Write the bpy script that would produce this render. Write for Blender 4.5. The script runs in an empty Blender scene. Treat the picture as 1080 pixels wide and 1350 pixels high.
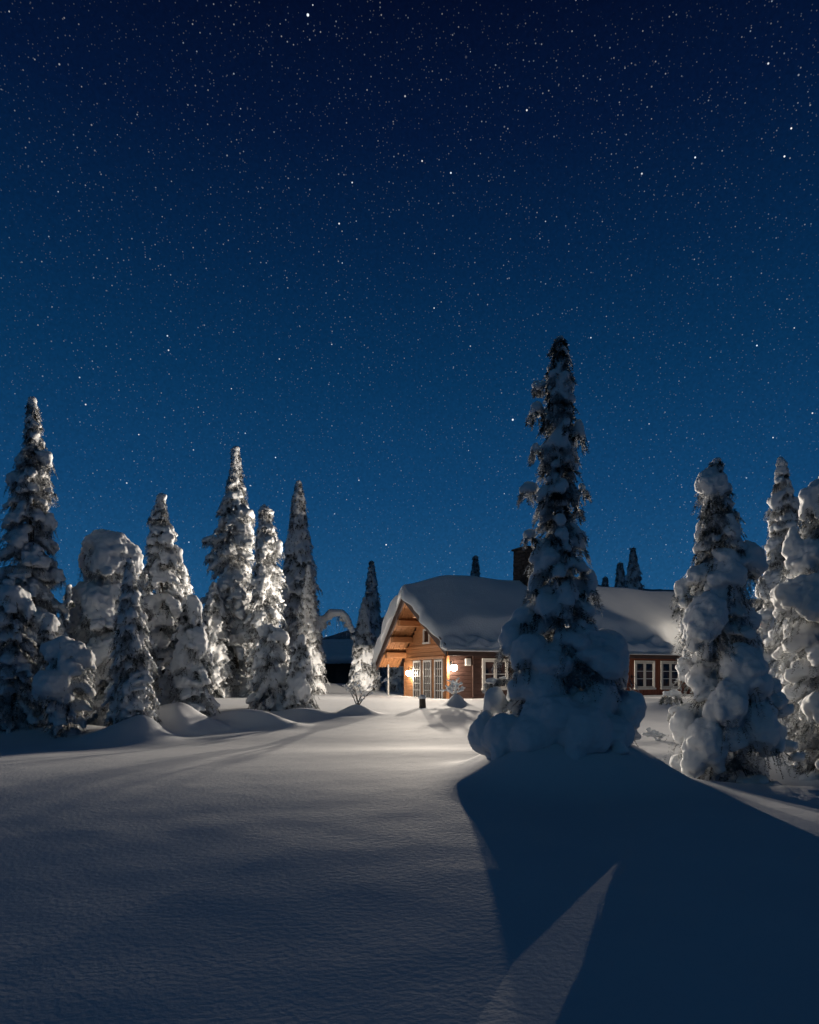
import bpy, bmesh, math, random
import numpy as np
from mathutils import Vector, Matrix
S = bpy.context.scene
C = S.collection
R = math.radians
F, HX, HY, CZ = 900.0, 540.0, 893.0, 1.5      # the photo's focal length and horizon in its own pixels, eye height
# ------------------------------------------------------------------ camera
cam = bpy.data.objects.new('camera', bpy.data.cameras.new('camera'))
C.objects.link(cam); S.camera = cam
cam.location = (0, 0, CZ); cam.rotation_euler = (R(90), 0, 0)
cam.data.sensor_width = 36; cam.data.lens = 24.0; cam.data.shift_y = (HY-675)/1350
cam.data.clip_end = 3000
S.view_settings.view_transform = 'Standard'; S.view_settings.look = 'None'
S.view_settings.exposure = 0; S.view_settings.gamma = 1
S.cycles.use_denoising = True
S.cycles.max_bounces = 5; S.cycles.diffuse_bounces = 1; S.cycles.transparent_max_bounces = 8
S.cycles.sample_clamp_indirect = 2.0

def lin(r, g, b):
    f = lambda c: (c/255/12.92) if c/255 <= .04045 else ((c/255+.055)/1.055)**2.4
    return (f(r), f(g), f(b), 1)
class NT:
    def __init__(s, t): s.t = t
    def n(s, typ, **kw):
        x = s.t.nodes.new(typ)
        for k, v in kw.items():
            if k.startswith('i_'): x.inputs[k[2:].replace('_', ' ')].default_value = v
            else: setattr(x, k, v)
        return x
    def l(s, a, b): s.t.links.new(a, b)
    def math(s, op, a, b=None, clamp=False):
        x = s.t.nodes.new('ShaderNodeMath'); x.operation = op; x.use_clamp = clamp
        for i, v in enumerate((a, b)):
            if v is None: continue
            if isinstance(v, (int, float)): x.inputs[i].default_value = v
            else: s.l(v, x.inputs[i])
        return x.outputs[0]
    def ramp(s, fac, stops):
        x = s.t.nodes.new('ShaderNodeValToRGB'); e = x.color_ramp.elements
        while len(e) < len(stops): e.new(.5)
        for el, (p, c) in zip(e, stops):
            el.position = p; el.color = c if len(c) == 4 else (*c, 1)
        if fac is not None: s.l(fac, x.inputs[0])
        return x.outputs[0]
# ------------------------------------------------------------------ night sky with stars
W = bpy.data.worlds.new('World'); S.world = W; W.use_nodes = True
g = NT(W.node_tree); W.node_tree.nodes.clear()
tc = g.n('ShaderNodeTexCoord'); sp = g.n('ShaderNodeSeparateXYZ'); g.l(tc.outputs['Generated'], sp.inputs[0])
z = g.math('MAXIMUM', sp.outputs['Z'], 0.0)
sky = g.ramp(z, [(0, lin(32, 86, 130)), (.12, lin(27, 80, 124)), (.25, lin(16, 65, 108)), (.40, lin(8, 50, 88)), (.52, lin(5, 36, 71)), (.62, lin(4, 22, 54)), (.72, lin(3, 11, 37)), (1, lin(2, 6, 26))])
lowhalf = g.math('LESS_THAN', sp.outputs['Z'], -0.02)
fm = g.n('ShaderNodeMix', data_type='RGBA'); g.l(lowhalf, fm.inputs[0]); g.l(sky, fm.inputs[6]); fm.inputs[7].default_value = lin(20, 30, 50)
# faint mottling of the sky so that it is not a perfect gradient
nz = g.n('ShaderNodeTexNoise', i_Scale=260.0, i_Detail=1.0); g.l(tc.outputs['Generated'], nz.inputs['Vector'])
mot = g.math('ADD', g.math('MULTIPLY', nz.outputs['Fac'], .4), .8)
mm = g.n('ShaderNodeMix', data_type='RGBA', blend_type='MULTIPLY'); mm.inputs[0].default_value = 1
g.l(fm.outputs[2], mm.inputs[6])
cmb = g.n('ShaderNodeCombineXYZ')
for i in range(3): g.l(mot, cmb.inputs[i])
g.l(cmb.outputs[0], mm.inputs[7])
az = g.math('ADD', g.math('MULTIPLY', sp.outputs['Y'], .95), .42, clamp=True)     # the twilight glow lies to the north
az = g.math('ADD', g.math('MULTIPLY', az, .60), .40)
gl = g.n('ShaderNodeVectorMath', operation='SCALE'); g.l(mm.outputs[2], gl.inputs[0]); g.l(az, gl.inputs['Scale'])
total = gl.outputs[0]
def stars(scale, radius, strength, power, tint):
    global total
    v = g.n('ShaderNodeTexVoronoi', i_Scale=scale); g.l(tc.outputs['Generated'], v.inputs['Vector'])
    sc = g.n('ShaderNodeSeparateColor'); g.l(v.outputs['Color'], sc.inputs[0])
    prox = g.math('SUBTRACT', 1.0, g.math('DIVIDE', v.outputs['Distance'], radius*scale), clamp=True)
    prox = g.math('POWER', prox, .6)
    br = g.math('MULTIPLY', g.math('POWER', sc.outputs[0], power), strength)
    amt = g.math('MULTIPLY', prox, br)
    amt = g.math('MULTIPLY', amt, g.math('GREATER_THAN', sp.outputs['Z'], -.02))
    col = g.n('ShaderNodeMix', data_type='RGBA'); g.l(sc.outputs[1], col.inputs[0])
    col.inputs[6].default_value = (.75, .88, 1, 1); col.inputs[7].default_value = (1, .93, .85, 1)
    vm = g.n('ShaderNodeVectorMath', operation='SCALE'); g.l(col.outputs[2], vm.inputs[0]); g.l(amt, vm.inputs['Scale'])
    ad = g.n('ShaderNodeVectorMath', operation='ADD'); g.l(total, ad.inputs[0]); g.l(vm.outputs[0], ad.inputs[1])
    total = ad.outputs[0]
stars(170, .0008, .40, 2.6, 0)
stars(60, .0010, 2.4, 3.2, 0)
stars(270, .0007, .13, 1.6, 0)
stars(20, .0014, 3.2, 2.6, 0)
bg = g.n('ShaderNodeBackground'); g.l(total, bg.inputs[0]); bg.inputs[1].default_value = 1.0
wo = g.n('ShaderNodeOutputWorld'); g.l(bg.outputs[0], wo.inputs[0])
# the moon, low strength, behind the camera and to the left
moon = bpy.data.objects.new('moon_light', bpy.data.lights.new('moon_light', 'SUN')); C.objects.link(moon)
moon.data.energy = .060; moon.data.angle = R(12); moon.data.color = (.20, .62, 1)
moon.rotation_euler = (R(48), 0, R(-25))
LAMP_COL = (1.0, .87, .72)
# ------------------------------------------------------------------ helpers
def mk(name, V, Fc, mat, parent=None, smooth=False, loc=None):
    me = bpy.data.meshes.new(name); me.from_pydata([tuple(v) for v in V] if not isinstance(V, np.ndarray) else V.tolist(), [], Fc if not isinstance(Fc, np.ndarray) else Fc.tolist())
    if smooth: me.polygons.foreach_set('use_smooth', [True]*len(me.polygons))
    me.update()
    return link(name, me, mat, parent, loc)
def link(name, me, mat, parent=None, loc=None):
    o = bpy.data.objects.new(name, me); C.objects.link(o)
    if mat: me.materials.clear(); me.materials.append(mat)
    if parent: o.parent = parent
    if loc is not None: o.location = loc
    return o
def empty(name, loc, rz=0):
    o = bpy.data.objects.new(name, None); C.objects.link(o); o.location = loc; o.rotation_euler = (0, 0, rz); o.empty_display_size = .2
    return o
def tag(o, label, cat, group=None):
    o['label'] = label; o['category'] = cat
    if group: o['group'] = group
    return o
class MB:                                     # a mesh collected from simple shapes
    def __init__(s): s.v = []; s.f = []
    def add(s, V, Fc):
        b = len(s.v); s.v += [tuple(v) for v in V]; s.f += [tuple(i+b for i in f) for f in Fc]
    def box(s, x0, x1, y0, y1, z0, z1):
        s.add([(x, y, z) for z in (z0, z1) for (x, y) in ((x0, y0), (x1, y0), (x1, y1), (x0, y1))],
              [(3, 2, 1, 0), (4, 5, 6, 7), (0, 1, 5, 4), (1, 2, 6, 5), (2, 3, 7, 6), (3, 0, 4, 7)])
    def prism(s, poly, a, b, fn):             # poly of 2-D points between depths a and b, fn(p, d) -> 3-D
        n = len(poly)
        s.add([fn(p, a) for p in poly]+[fn(p, b) for p in poly],
              [tuple(range(n))[::-1], tuple(range(n, 2*n))]+[(i, (i+1) % n, n+(i+1) % n, n+i) for i in range(n)])
    def tube(s, pts, rad, n=6):
        pts = [Vector(p) for p in pts]; base = len(s.v)
        for i, p in enumerate(pts):
            d = (pts[min(i+1, len(pts)-1)]-pts[max(i-1, 0)]).normalized()
            a = d.orthogonal().normalized() if i == 0 else (a-d*a.dot(d)).normalized()
            b = d.cross(a); r = rad[i] if hasattr(rad, '__len__') else rad
            s.v += [tuple(p+(a*math.cos(2*math.pi*k/n)+b*math.sin(2*math.pi*k/n))*r) for k in range(n)]
        for i in range(len(pts)-1):
            for k in range(n):
                k2 = (k+1) % n; s.f.append((base+i*n+k, base+i*n+k2, base+i*n+n+k2, base+i*n+n+k))
        s.f.append(tuple(base+k for k in range(n))[::-1]); m = base+(len(pts)-1)*n; s.f.append(tuple(m+k for k in range(n)))
    def sphere(s, c, r, seg=14, ring=8):
        rr = r if hasattr(r, '__len__') else (r, r, r); V = [(c[0], c[1], c[2]-rr[2])]; Fc = []
        for j in range(1, ring):
            ph = -math.pi/2+math.pi*j/ring
            for k in range(seg):
                th = 2*math.pi*k/seg; V.append((c[0]+rr[0]*math.cos(ph)*math.cos(th), c[1]+rr[1]*math.cos(ph)*math.sin(th), c[2]+rr[2]*math.sin(ph)))
        V.append((c[0], c[1], c[2]+rr[2])); top = len(V)-1
        for k in range(seg):
            k2 = (k+1) % seg; Fc.append((0, 1+k2, 1+k)); Fc.append((top, top-seg+k, top-seg+k2))
            for j in range(ring-2): a = 1+j*seg; Fc.append((a+k, a+k2, a+seg+k2, a+seg+k))
        s.add(V, Fc)
    def build(s, name, mat, parent=None, smooth=False): return mk(name, s.v, s.f, mat, parent, smooth)
def at(px, py, Y): return Vector(((px-HX)*Y/F, Y, CZ-(py-HY)*Y/F))
def bevel(o, w=.01, seg=2):
    m = o.modifiers.new('bevel', 'BEVEL'); m.width = w; m.segments = seg; m.limit_method = 'ANGLE'; return o
# ------------------------------------------------------------------ materials
def mat(name):
    m = bpy.data.materials.new(name); m.use_nodes = True; t = NT(m.node_tree)
    p = m.node_tree.nodes['Principled BSDF']; return m, t, p
def snow_material(name, ground=False, k=1.0):
    m, t, p = mat(name)
    p.inputs['Roughness'].default_value = .9; p.inputs['Specular IOR Level'].default_value = .05
    co = t.n('ShaderNodeTexCoord')
    n0 = t.n('ShaderNodeTexNoise', i_Scale=1.2, i_Detail=3.0); t.l(co.outputs['Object'], n0.inputs['Vector'])
    t.l(t.ramp(n0.outputs['Fac'], [(.3, (.77, .80, .83)), (.7, (.83, .85, .87))] if not ground else [(.3, (.72, .75, .79)), (.7, (.78, .80, .83))]), p.inputs['Base Color'])
    if not ground:
        p.inputs['Subsurface Weight'].default_value = .6; p.inputs['Subsurface Radius'].default_value = (1, .95, .9); p.inputs['Subsurface Scale'].default_value = .05
    if ground:
        mp = t.n('ShaderNodeMapping'); mp.inputs['Scale'].default_value = (1.0, 1.15, 1); t.l(co.outputs['Object'], mp.inputs['Vector'])
        n1 = t.n('ShaderNodeTexNoise', i_Scale=24.0, i_Detail=6.0, i_Roughness=.6); t.l(mp.outputs[0], n1.inputs['Vector'])
        n2 = t.n('ShaderNodeTexNoise', i_Scale=3.0, i_Detail=3.0); t.l(mp.outputs[0], n2.inputs['Vector'])
        b1 = t.n('ShaderNodeBump', i_Strength=.5, i_Distance=.008); t.l(n1.outputs['Fac'], b1.inputs['Height'])
        b2 = t.n('ShaderNodeBump', i_Strength=.5, i_Distance=.007); t.l(n2.outputs['Fac'], b2.inputs['Height']); t.l(b1.outputs[0], b2.inputs['Normal'])
        t.l(b2.outputs[0], p.inputs['Normal'])
    else:
        n1 = t.n('ShaderNodeTexNoise', i_Scale=14.0*k, i_Detail=5.0, i_Roughness=.6); t.l(co.outputs['Object'], n1.inputs['Vector'])
        b1 = t.n('ShaderNodeBump', i_Strength=.45, i_Distance=.03/k); t.l(n1.outputs['Fac'], b1.inputs['Height'])
        t.l(b1.outputs[0], p.inputs['Normal'])
    return m
SNOW_G = snow_material('field_snow', True)
SNOW = snow_material('tree_snow')
SNOW_F = snow_material('far_tree_snow', k=.6)
def needle_material(name, frost, dark=(.012, .018, .014)):
    m, t, p = mat(name); p.inputs['Roughness'].default_value = .8; p.inputs['Specular IOR Level'].default_value = .2
    co = t.n('ShaderNodeTexCoord'); n = t.n('ShaderNodeTexNoise', i_Scale=7.0, i_Detail=4.0); t.l(co.outputs['Object'], n.inputs['Vector'])
    a = .68-.36*frost
    t.l(t.ramp(n.outputs['Fac'], [(0, dark), (max(a-.1, .01), tuple(c*2 for c in dark)), (min(a+.08, .98), (.62, .64, .66)), (1, (.75, .76, .78))]), p.inputs['Base Color'])
    return m
NEEDLE = needle_material('dark_needles', .48, (.018, .024, .022))
NEEDLE_R = needle_material('rimed_needles', .52, (.02, .022, .02))
def wood_material(name, c0, c1, sc=(1, 1, 1), rough=.6):
    m, t, p = mat(name); p.inputs['Roughness'].default_value = rough
    co = t.n('ShaderNodeTexCoord'); mp = t.n('ShaderNodeMapping'); mp.inputs['Scale'].default_value = sc; t.l(co.outputs['Object'], mp.inputs['Vector'])
    n = t.n('ShaderNodeTexNoise', i_Scale=5.0, i_Detail=6.0, i_Distortion=.6); t.l(mp.outputs[0], n.inputs['Vector'])
    t.l(t.ramp(n.outputs['Fac'], [(.3, c0), (.7, c1)]), p.inputs['Base Color'])
    b = t.n('ShaderNodeBump', i_Strength=.4, i_Distance=.01); t.l(n.outputs['Fac'], b.inputs['Height']); t.l(b.outputs[0], p.inputs['Normal'])
    return m
BARK = wood_material('bark', (.03, .022, .018), (.08, .06, .045), (4, 4, 1))
LOG = wood_material('brown_log_wall', (.065, .034, .027), (.12, .06, .046), (.6, 3, 5))
PINE = wood_material('orange_pine', (.42, .18, .07), (.60, .27, .11), (.6, 6, 4))
TRIM = wood_material('dark_brown_trim', (.055, .03, .024), (.10, .055, .042), (.5, 4, 4))
DARKW = wood_material('shaded_dark_wood', (.014, .012, .012), (.03, .025, .024), (.5, 4, 4))  # extra dark base colour stands in for shade on the far cabin
REDW = wood_material('red_board_wall', (.22, .062, .032), (.32, .10, .05), (5, 5, .6))
def plain(name, col, rough=.5, metal=0, noise=.08):
    m, t, p = mat(name); p.inputs['Roughness'].default_value = rough; p.inputs['Metallic'].default_value = metal
    co = t.n('ShaderNodeTexCoord'); n = t.n('ShaderNodeTexNoise', i_Scale=9.0, i_Detail=4.0); t.l(co.outputs['Object'], n.inputs['Vector'])
    t.l(t.ramp(n.outputs['Fac'], [(.3, tuple(c*(1-noise) for c in col)), (.7, tuple(min(1, c*(1+noise)) for c in col))]), p.inputs['Base Color'])
    return m
WHITE = plain('white_paint', (.72, .70, .66), .5)
IRON = plain('black_iron', (.02, .02, .02), .45, .6)
STONE = wood_material('chimney_stone', (.018, .015, .014), (.06, .05, .046), (1.6, 1.6, 3), .85)
GLASS = bpy.data.materials.new('dark_window_glass'); GLASS.use_nodes = True
_t = NT(GLASS.node_tree); _co = _t.n('ShaderNodeTexCoord'); _n = _t.n('ShaderNodeTexNoise', i_Scale=2.2, i_Detail=2.0); _t.l(_co.outputs['Object'], _n.inputs['Vector'])
_p = GLASS.node_tree.nodes['Principled BSDF']; _t.l(_t.ramp(_n.outputs['Fac'], [(.40, (.010, .011, .016)), (.62, (.10, .055, .04))]), _p.inputs['Base Color']); _p.inputs['Roughness'].default_value = .06; _p.inputs['Specular IOR Level'].default_value = .6  # reddish reflections painted into the pane colour as soft blotches
def glow_material(name, strength):
    m = bpy.data.materials.new(name); m.use_nodes = True; t = NT(m.node_tree); m.node_tree.nodes.clear()
    e = t.n('ShaderNodeEmission', i_Color=(1, .86, .66, 1), i_Strength=strength); tr = t.n('ShaderNodeBsdfTransparent')
    mx = t.n('ShaderNodeMixShader'); mx.inputs[0].default_value = .35; t.l(tr.outputs[0], mx.inputs[1]); t.l(e.outputs[0], mx.inputs[2])
    o = t.n('ShaderNodeOutputMaterial'); t.l(mx.outputs[0], o.inputs[0]); return m
GLOW = glow_material('lit_frosted_glass', 90)
# ------------------------------------------------------------------ snowfield
_rg = np.random.RandomState(5)
def _oct(wl, n=10):
    th = _rg.uniform(0, 2*np.pi, n); k = 2*np.pi/(wl*_rg.uniform(.7, 1.4, n)); return np.cos(th)*k, np.sin(th)*k, _rg.uniform(0, 6.28, n)
OCT = [(_oct(9), .006), (_oct(3.2), .002), (_oct(1.1), .0008)]
ZT = np.array([[-60, -.9], [-4, -.56], [1, -.18], [3, -.03], [4.5, .07], [6, .155], [7.5, .215], [9.2, .245], [11, .195], [13, .12], [14.5, .10], [16.5, .13], [18.5, .18], [21, .27], [24, .40], [27, .51], [29, .55], [31, .55], [36, .6], [60, .7], [200, 1.2], [900, 2]])
_yy = np.arange(-60, 900, .25); _zz = np.interp(_yy, ZT[:, 0], ZT[:, 1])
_k = np.exp(-np.linspace(-2.5, 2.5, 13)**2); _k /= _k.sum(); _zz = np.convolve(np.pad(_zz, 6, 'edge'), _k, 'valid')
def gm(x, y, cx, cy, a, sx, sy, p=2.0): return a*np.exp(-((np.abs(x-cx)/sx)**p+(np.abs(y-cy)/sy)**p))
MOUNDS = []     # (px, Y, height, sx, sy, power)
MOUNDS += [(754, 8.8, .57, 1.16, 1.2, 3.2), (742, 8.1, .10, .7, .45, 2)]
MOUNDS += [(222, 16.6, .62, .62, .6, 3), (262, 17.3, .38, .6, .6, 2), (325, 18.5, .46, 1.1, .6, 2.4), (165, 14.6, .38, .8, .8, 2), (192, 15.2, .3, .4, .5, 2), (400, 21.0, .28, 1.2, .8, 2), (471, 22.0, .32, .5, .45, 2), (60, 16.0, .3, 2.0, 1.2, 2), (602, 25.8, .42, .33, .5, 2.2), (640, 20.0, -.10, 2.5, 2.0, 2), (560, 12.0, .06, 2.6, 1.2, 2), (430, 44, .5, 4, 3, 2), (870, 24, .25, 1.5, 1.2, 2), (985, 10.6, -.30, 1.7, 1.0, 2.4), (1140, 9.0, -.18, 2.6, 2.2, 2.4)]
def ground(x, y):
    x = np.asarray(x, float); y = np.asarray(y, float)
    z = np.interp(y, _yy, _zz)
    fade = np.clip((y-1)/5, .3, 1)
    for (kx, ky, ph), a in OCT:
        s = 0
        for i in range(len(kx)): s = s+np.sin(kx[i]*x+ky[i]*y*1.6+ph[i])
        z = z+a*s/len(kx)**.5*fade*1.0
    for (px, Y, a, sx, sy, p) in MOUNDS: z = z+gm(x, y, (px-HX)*Y/F, Y, a, sx, sy, p)
    return z
def gz(x, y): return float(ground(x, y))
def axis_coords(lo, hi, fine, far_lo, far_hi, grow=1.13):
    a = list(np.arange(lo, hi, fine)); d = fine; x = a[-1]
    while x < far_hi: d *= grow; x += d; a.append(x)
    d = fine; x = lo; b = []
    while x > far_lo: d *= grow; x -= d; b.append(x)
    return np.array(b[::-1]+a)
gx = axis_coords(-13, 15, .075, -900, 900); gy = axis_coords(1.6, 33, .075, -60, 900)
GX, GY = np.meshgrid(gx, gy); GZ = ground(GX, GY); nx, ny = len(gx), len(gy)
V = np.stack([GX, GY, GZ], -1).reshape(-1, 3)
idx = np.arange(nx*ny).reshape(ny, nx); Q = np.stack([idx[:-1, :-1], idx[:-1, 1:], idx[1:, 1:], idx[1:, :-1]], -1).reshape(-1, 4)
o = mk('snow_ground', V, Q, SNOW_G, smooth=True); o['kind'] = 'structure'
# distant wooded hills
HILL = wood_material('hill_forest', (.10, .11, .12), (.34, .36, .38), (.06, .06, .06), .95)
def hill(name, cx, cy, wx, wy, h, seed):
    rg = np.random.RandomState(seed); n = 90
    u = np.linspace(-1, 1, n); U, Vv = np.meshgrid(u, u)
    Z = h*np.clip(np.cos(U*np.pi/2), 0, 1)**1.2*np.clip(np.cos(Vv*np.pi/2), 0, 1)
    for k in range(22):
        a, b, c = rg.uniform(-9, 9, 2).tolist()+[rg.uniform(0, 6)]; Z = Z+h*.025*np.sin(U*a*2+Vv*b*2+c)*np.clip(Z/h, 0, 1)
    Z = Z+rg.uniform(0, 1, Z.shape)*h*.018-2
    V = np.stack([cx+U*wx, cy+Vv*wy, Z], -1).reshape(-1, 3); i = np.arange(n*n).reshape(n, n)
    o = mk(name, V, np.stack([i[:-1, :-1], i[:-1, 1:], i[1:, 1:], i[1:, :-1]], -1).reshape(-1, 4), HILL, smooth=True); o['kind'] = 'structure'
hill('hill', 120, 430, 260, 130, 56, 2)
hill('hill', -160, 380, 220, 110, 30, 3)
hill('hill', 330, 400, 190, 120, 80, 4)
# ------------------------------------------------------------------ lanterns
def light(name, energy, falloff, parent, loc, radius=.07, col=LAMP_COL):
    L = bpy.data.lights.new(name, 'POINT'); L.energy = energy; L.shadow_soft_size = radius; L.color = col
    L.use_nodes = True; t = NT(L.node_tree); em = L.node_tree.nodes['Emission']
    if falloff == 'Soft':                     # even reach over the yard, a hot spot close to the lamp
        f1 = t.n('ShaderNodeLightFalloff', i_Strength=1.0, i_Smooth=64.0); f2 = t.n('ShaderNodeLightFalloff', i_Strength=.03, i_Smooth=0.0)
        t.l(t.math('ADD', f1.outputs['Linear'], f2.outputs['Quadratic']), em.inputs['Strength'])
    else:
        fo = t.n('ShaderNodeLightFalloff', i_Strength=1.0, i_Smooth=0.0); t.l(fo.outputs[falloff], em.inputs['Strength'])
    o = bpy.data.objects.new(name, L); C.objects.link(o); o.parent = parent; o.location = loc; return o
def wall_lamp(parent, x, y, z, nx, ny, energy, falloff, r=.15, arm=.34):
    b = MB(); cx, cy = x+nx*arm, y+ny*arm
    tx, ty = -ny, nx
    b.prism([(-.07, -.14), (.07, -.14), (.07, .14), (-.07, .14)], 0, .03, lambda p, d: (x+tx*p[0]+nx*d, y+ty*p[0]+ny*d, z+.12+p[1]))
    b.tube([(x+nx*.03, y+ny*.03, z+.18), (x+nx*.16, y+ny*.16, z+.30), (cx, cy, z+.30), (cx, cy, z+r)], .018, 8)
    o = b.build('wall_lamp', IRON, parent)
    g_ = MB(); g_.sphere((cx, cy, z), r, 20, 12); g_.build('lamp_globe', GLOW, o, True)
    c_ = MB(); c_.sphere((cx, cy, z+r*.95), (.08, .08, .035), 14, 6); c_.build('lamp_cap', IRON, o, True)
    light('lamp_light', energy, falloff, o, (cx, cy, z)); return o
# ------------------------------------------------------------------ the log cabin
ZB = .4; TH = math.atan2(.4353, .9003)
cabin = empty('log_cabin', (1.667, 30, ZB), TH)
tag(cabin, 'brown timber cabin with lit gable doors under a thick snow covered roof', 'cabin')
TA, ZA = 1.9, 5.31-ZB                        # ridge
TR, ZR = -2.1, 2.72-ZB                       # front eave
TL, ZL = 5.1, 2.22-ZB                        # back eave
SX0, SX1, SW = -1.2, 17.0, 16.0
def roofz(t): return np.where(t < TA, ZA-(TA-t)*(ZA-ZR)/(TA-TR), ZA-(t-TA)*(ZA-ZL)/(TL-TA))
b = MB()                                     # front wall of horizontal logs
zz = -.25
rz_ = lambda t: float(roofz(np.array(t)))
while zz < rz_(0)-.4:
    b.box(.0, 6.4, -.035, .2, zz, zz+.165); b.box(0, 6.4, 0, .2, zz+.165, zz+.18); zz += .18
bevel(b.build('front_wall', LOG, cabin), .03, 3)
b = MB(); x = 6.4
while x < SW-.01:
    b.box(x, min(x+.19, SW), -.05, .2, -.25, rz_(0)-.4); b.box(x+.02, min(x+.17, SW), -.075, -.052, -.25, rz_(0)-.42); x += .192
b.build('board_wall', REDW, cabin)
b = MB(); zz = -.25                          # gable wall
while zz < ZA-.45:
    z1 = zz+.165; ya = max(.2, TA-(ZA-.3-z1)*(TA-TR)/(ZA-ZR)); yb = min(4.3, TA+(ZA-.3-z1)*(TL-TA)/(ZA-ZL))
    if yb > ya+.1:
        b.box(-.035, .2, ya, yb, zz, z1); b.box(0, .2, ya, yb, z1, z1+.015)
    zz += .18
bevel(b.build('gable_wall', PINE, cabin), .03, 3)
b = MB(); b.box(.2, SW, 4.1, 4.3, -.25, rz_(4.3)-.3); b.build('back_wall', LOG, cabin)
b = MB(); b.prism([(.2, -.25), (4.1, -.25), (4.1, rz_(4.1)-.3), (TA, ZA-.3), (.2, rz_(.2)-.3)], SW-.2, SW-.003, lambda p, d: (d, p[0], p[1])); b.build('gable_wall', LOG, cabin)
for (y, x) in ((-.06, -.06), (4.26, -.05)):  # corner posts
    b = MB(); b.box(x, x+.13, y, y+.13, -.3, (2.6 if y < 1 else 1.95)-ZB+.3); bevel(b.build('corner_post', PINE, cabin), .012)
# roof slab, plank soffit
b = MB()
n_ = 24
for (ta, tb) in ((TA, TR), (TA, TL)):
    za, zb_ = rz_(ta), rz_(tb); sl = (zb_-za)/(tb-ta); 
    b.prism([(ta, za-.16), (tb, zb_-.16), (tb, zb_), (ta, za)], SX0+.05, SX1-.05, lambda p, d: (d, p[0], p[1]))
roof = b.build('roof', TRIM, cabin)
b = MB()                                     # soffit planks run down the slope
for (ta, tb) in ((TA, TR), (TA, TL)):
    x = SX0+.09
    while x < -.01:
        dz = .19+.012*((int(x*100)*7) % 3)
        b.prism([(ta, rz_(ta)-.163), (tb, rz_(tb)-.163), (tb, rz_(tb)-dz), (ta, rz_(ta)-dz)], x+.006, min(x+.125, 0), lambda p, d: (d, p[0], p[1])); x += .135
b.build('soffit', PINE, roof)
for (ta, tb) in ((TA, TR), (TA, TL)):        # barge boards, doubled
    for (sx, w0, w1) in ((SX0, .10, -.36), (SX0-.03, .10, -.12)):
        b = MB(); b.prism([(ta, rz_(ta)+w0), (tb, rz_(tb)+w0), (tb, rz_(tb)+w1), (ta, rz_(ta)+w1)], sx-.03, sx+.045 if w1 < -.2 else sx-.003, lambda p, d: (d, p[0], p[1]))
        b.build('barge_board', TRIM, roof)
b = MB(); b.box(SX0+.05, SX1-.05, TR-.05, TR-.004, ZR-.34, ZR+.02); b.box(SX0+.05, SX1-.05, TR-.09, TR-.052, ZR-.10, ZR+.03); b.build('fascia', TRIM, roof)
b = MB(); b.tube([(SX0, TR-.15, ZR-.12), (SX1, TR-.15, ZR-.12)], .055, 8); b.build('gutter', TRIM, roof)
for (tt, zc) in ((2.72, 3.80-ZB), (3.48, 3.02-ZB), (4.22, 2.30-ZB), (1.1, 4.2-ZB)):   # purlin ends
    b = MB(); top = rz_(tt)-.2; 
    b.box(SX0+.1, -.036, tt-.13, tt+.13, top-.42, top-.02-.13*abs((ZL-ZA)/(TL-TA)) if tt > TA else top-.1); bevel(b.build('purlin', PINE, roof), .02)
# roof snow: a solid heightfield with rounded edges
rs = np.random.RandomState(11)
sv = np.linspace(SX0-.22, SX1+.15, 240); tv = np.linspace(TR-.28, TL+.2, 110)
SV, TV = np.meshgrid(sv, tv)
soft = roofz(np.clip(TV, TR-.3, TL+.2)); rid = (roofz(TV-.9)+roofz(TV+.9)+roofz(TV-.45)+roofz(TV+.45)+roofz(TV))/5
ns = 0*SV
for k in range(26):
    a, c_, d = rs.uniform(-2.2, 2.2), rs.uniform(-2.2, 2.2), rs.uniform(0, 6.3); ns = ns+np.sin(SV*a+TV*c_+d)/26**.5
nf = 0*SV
for k in range(40):
    a, c_, d = rs.uniform(-13, 13), rs.uniform(-13, 13), rs.uniform(0, 6.3); nf = nf+np.sin(SV*a*.5+TV*c_+d+1.3*np.sin(TV*2+k))/40**.5
th = .78+.05*ns+.25*np.exp(-((TV-TA)/1.6)**2)+.32*np.clip((TV-TA)/1.0, 0, 1)
slabend = -1.15+.22*np.sin(SV*.9+1)+.12*np.sin(SV*2.7)+np.where(SV < 4, -.35*np.clip((4-SV)/3, 0, 1), 0)
w = 1/(1+np.exp(-(TV-slabend)/.09))
th = th*w+(1-w)*np.clip(.22+.10*nf+.05*ns, .04, .6)
ds = np.minimum(SV-sv[0], sv[-1]-SV); dt = np.minimum(TV-tv[0], tv[-1]-TV)
rnd = lambda d, r: np.sqrt(np.clip(1-(1-np.clip(d/r, 0, 1))**2, 0, 1))
# the cornice over the gable end tapers off and droops
ap = np.clip((SV-sv[0])/2.6, 0, 1); ap = ap*ap*(3-2*ap); th = th*(1-.5*(1-ap)/(1+np.exp((TV-TA)/.35))); th = th*(1-.5*(1-ap)*np.exp(-((TV-TA)/1.1)**2))
low = roofz(np.clip(TV, TR, TL))+.012-np.clip(TR-TV, 0, 1)*.5
topz = np.maximum(rid*.0+soft*(1-.6*w)+rid*.6*w, soft)+th*rnd(ds, .30)*rnd(dt, .34)+.02
nS, nT = len(sv), len(tv)
V = np.concatenate([np.stack([SV, TV, topz], -1).reshape(-1, 3), np.stack([SV, TV, low], -1).reshape(-1, 3)])
i = np.arange(nS*nT).reshape(nT, nS); q = np.stack([i[:-1, :-1], i[:-1, 1:], i[1:, 1:], i[1:, :-1]], -1).reshape(-1, 4)
ring = np.concatenate([i[0, :], i[1:, -1], i[-1, -2::-1], i[-2:0:-1, 0]]); r2 = np.roll(ring, -1); o_ = nS*nT
side = np.stack([ring, ring+o_, r2+o_, r2], -1)
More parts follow.
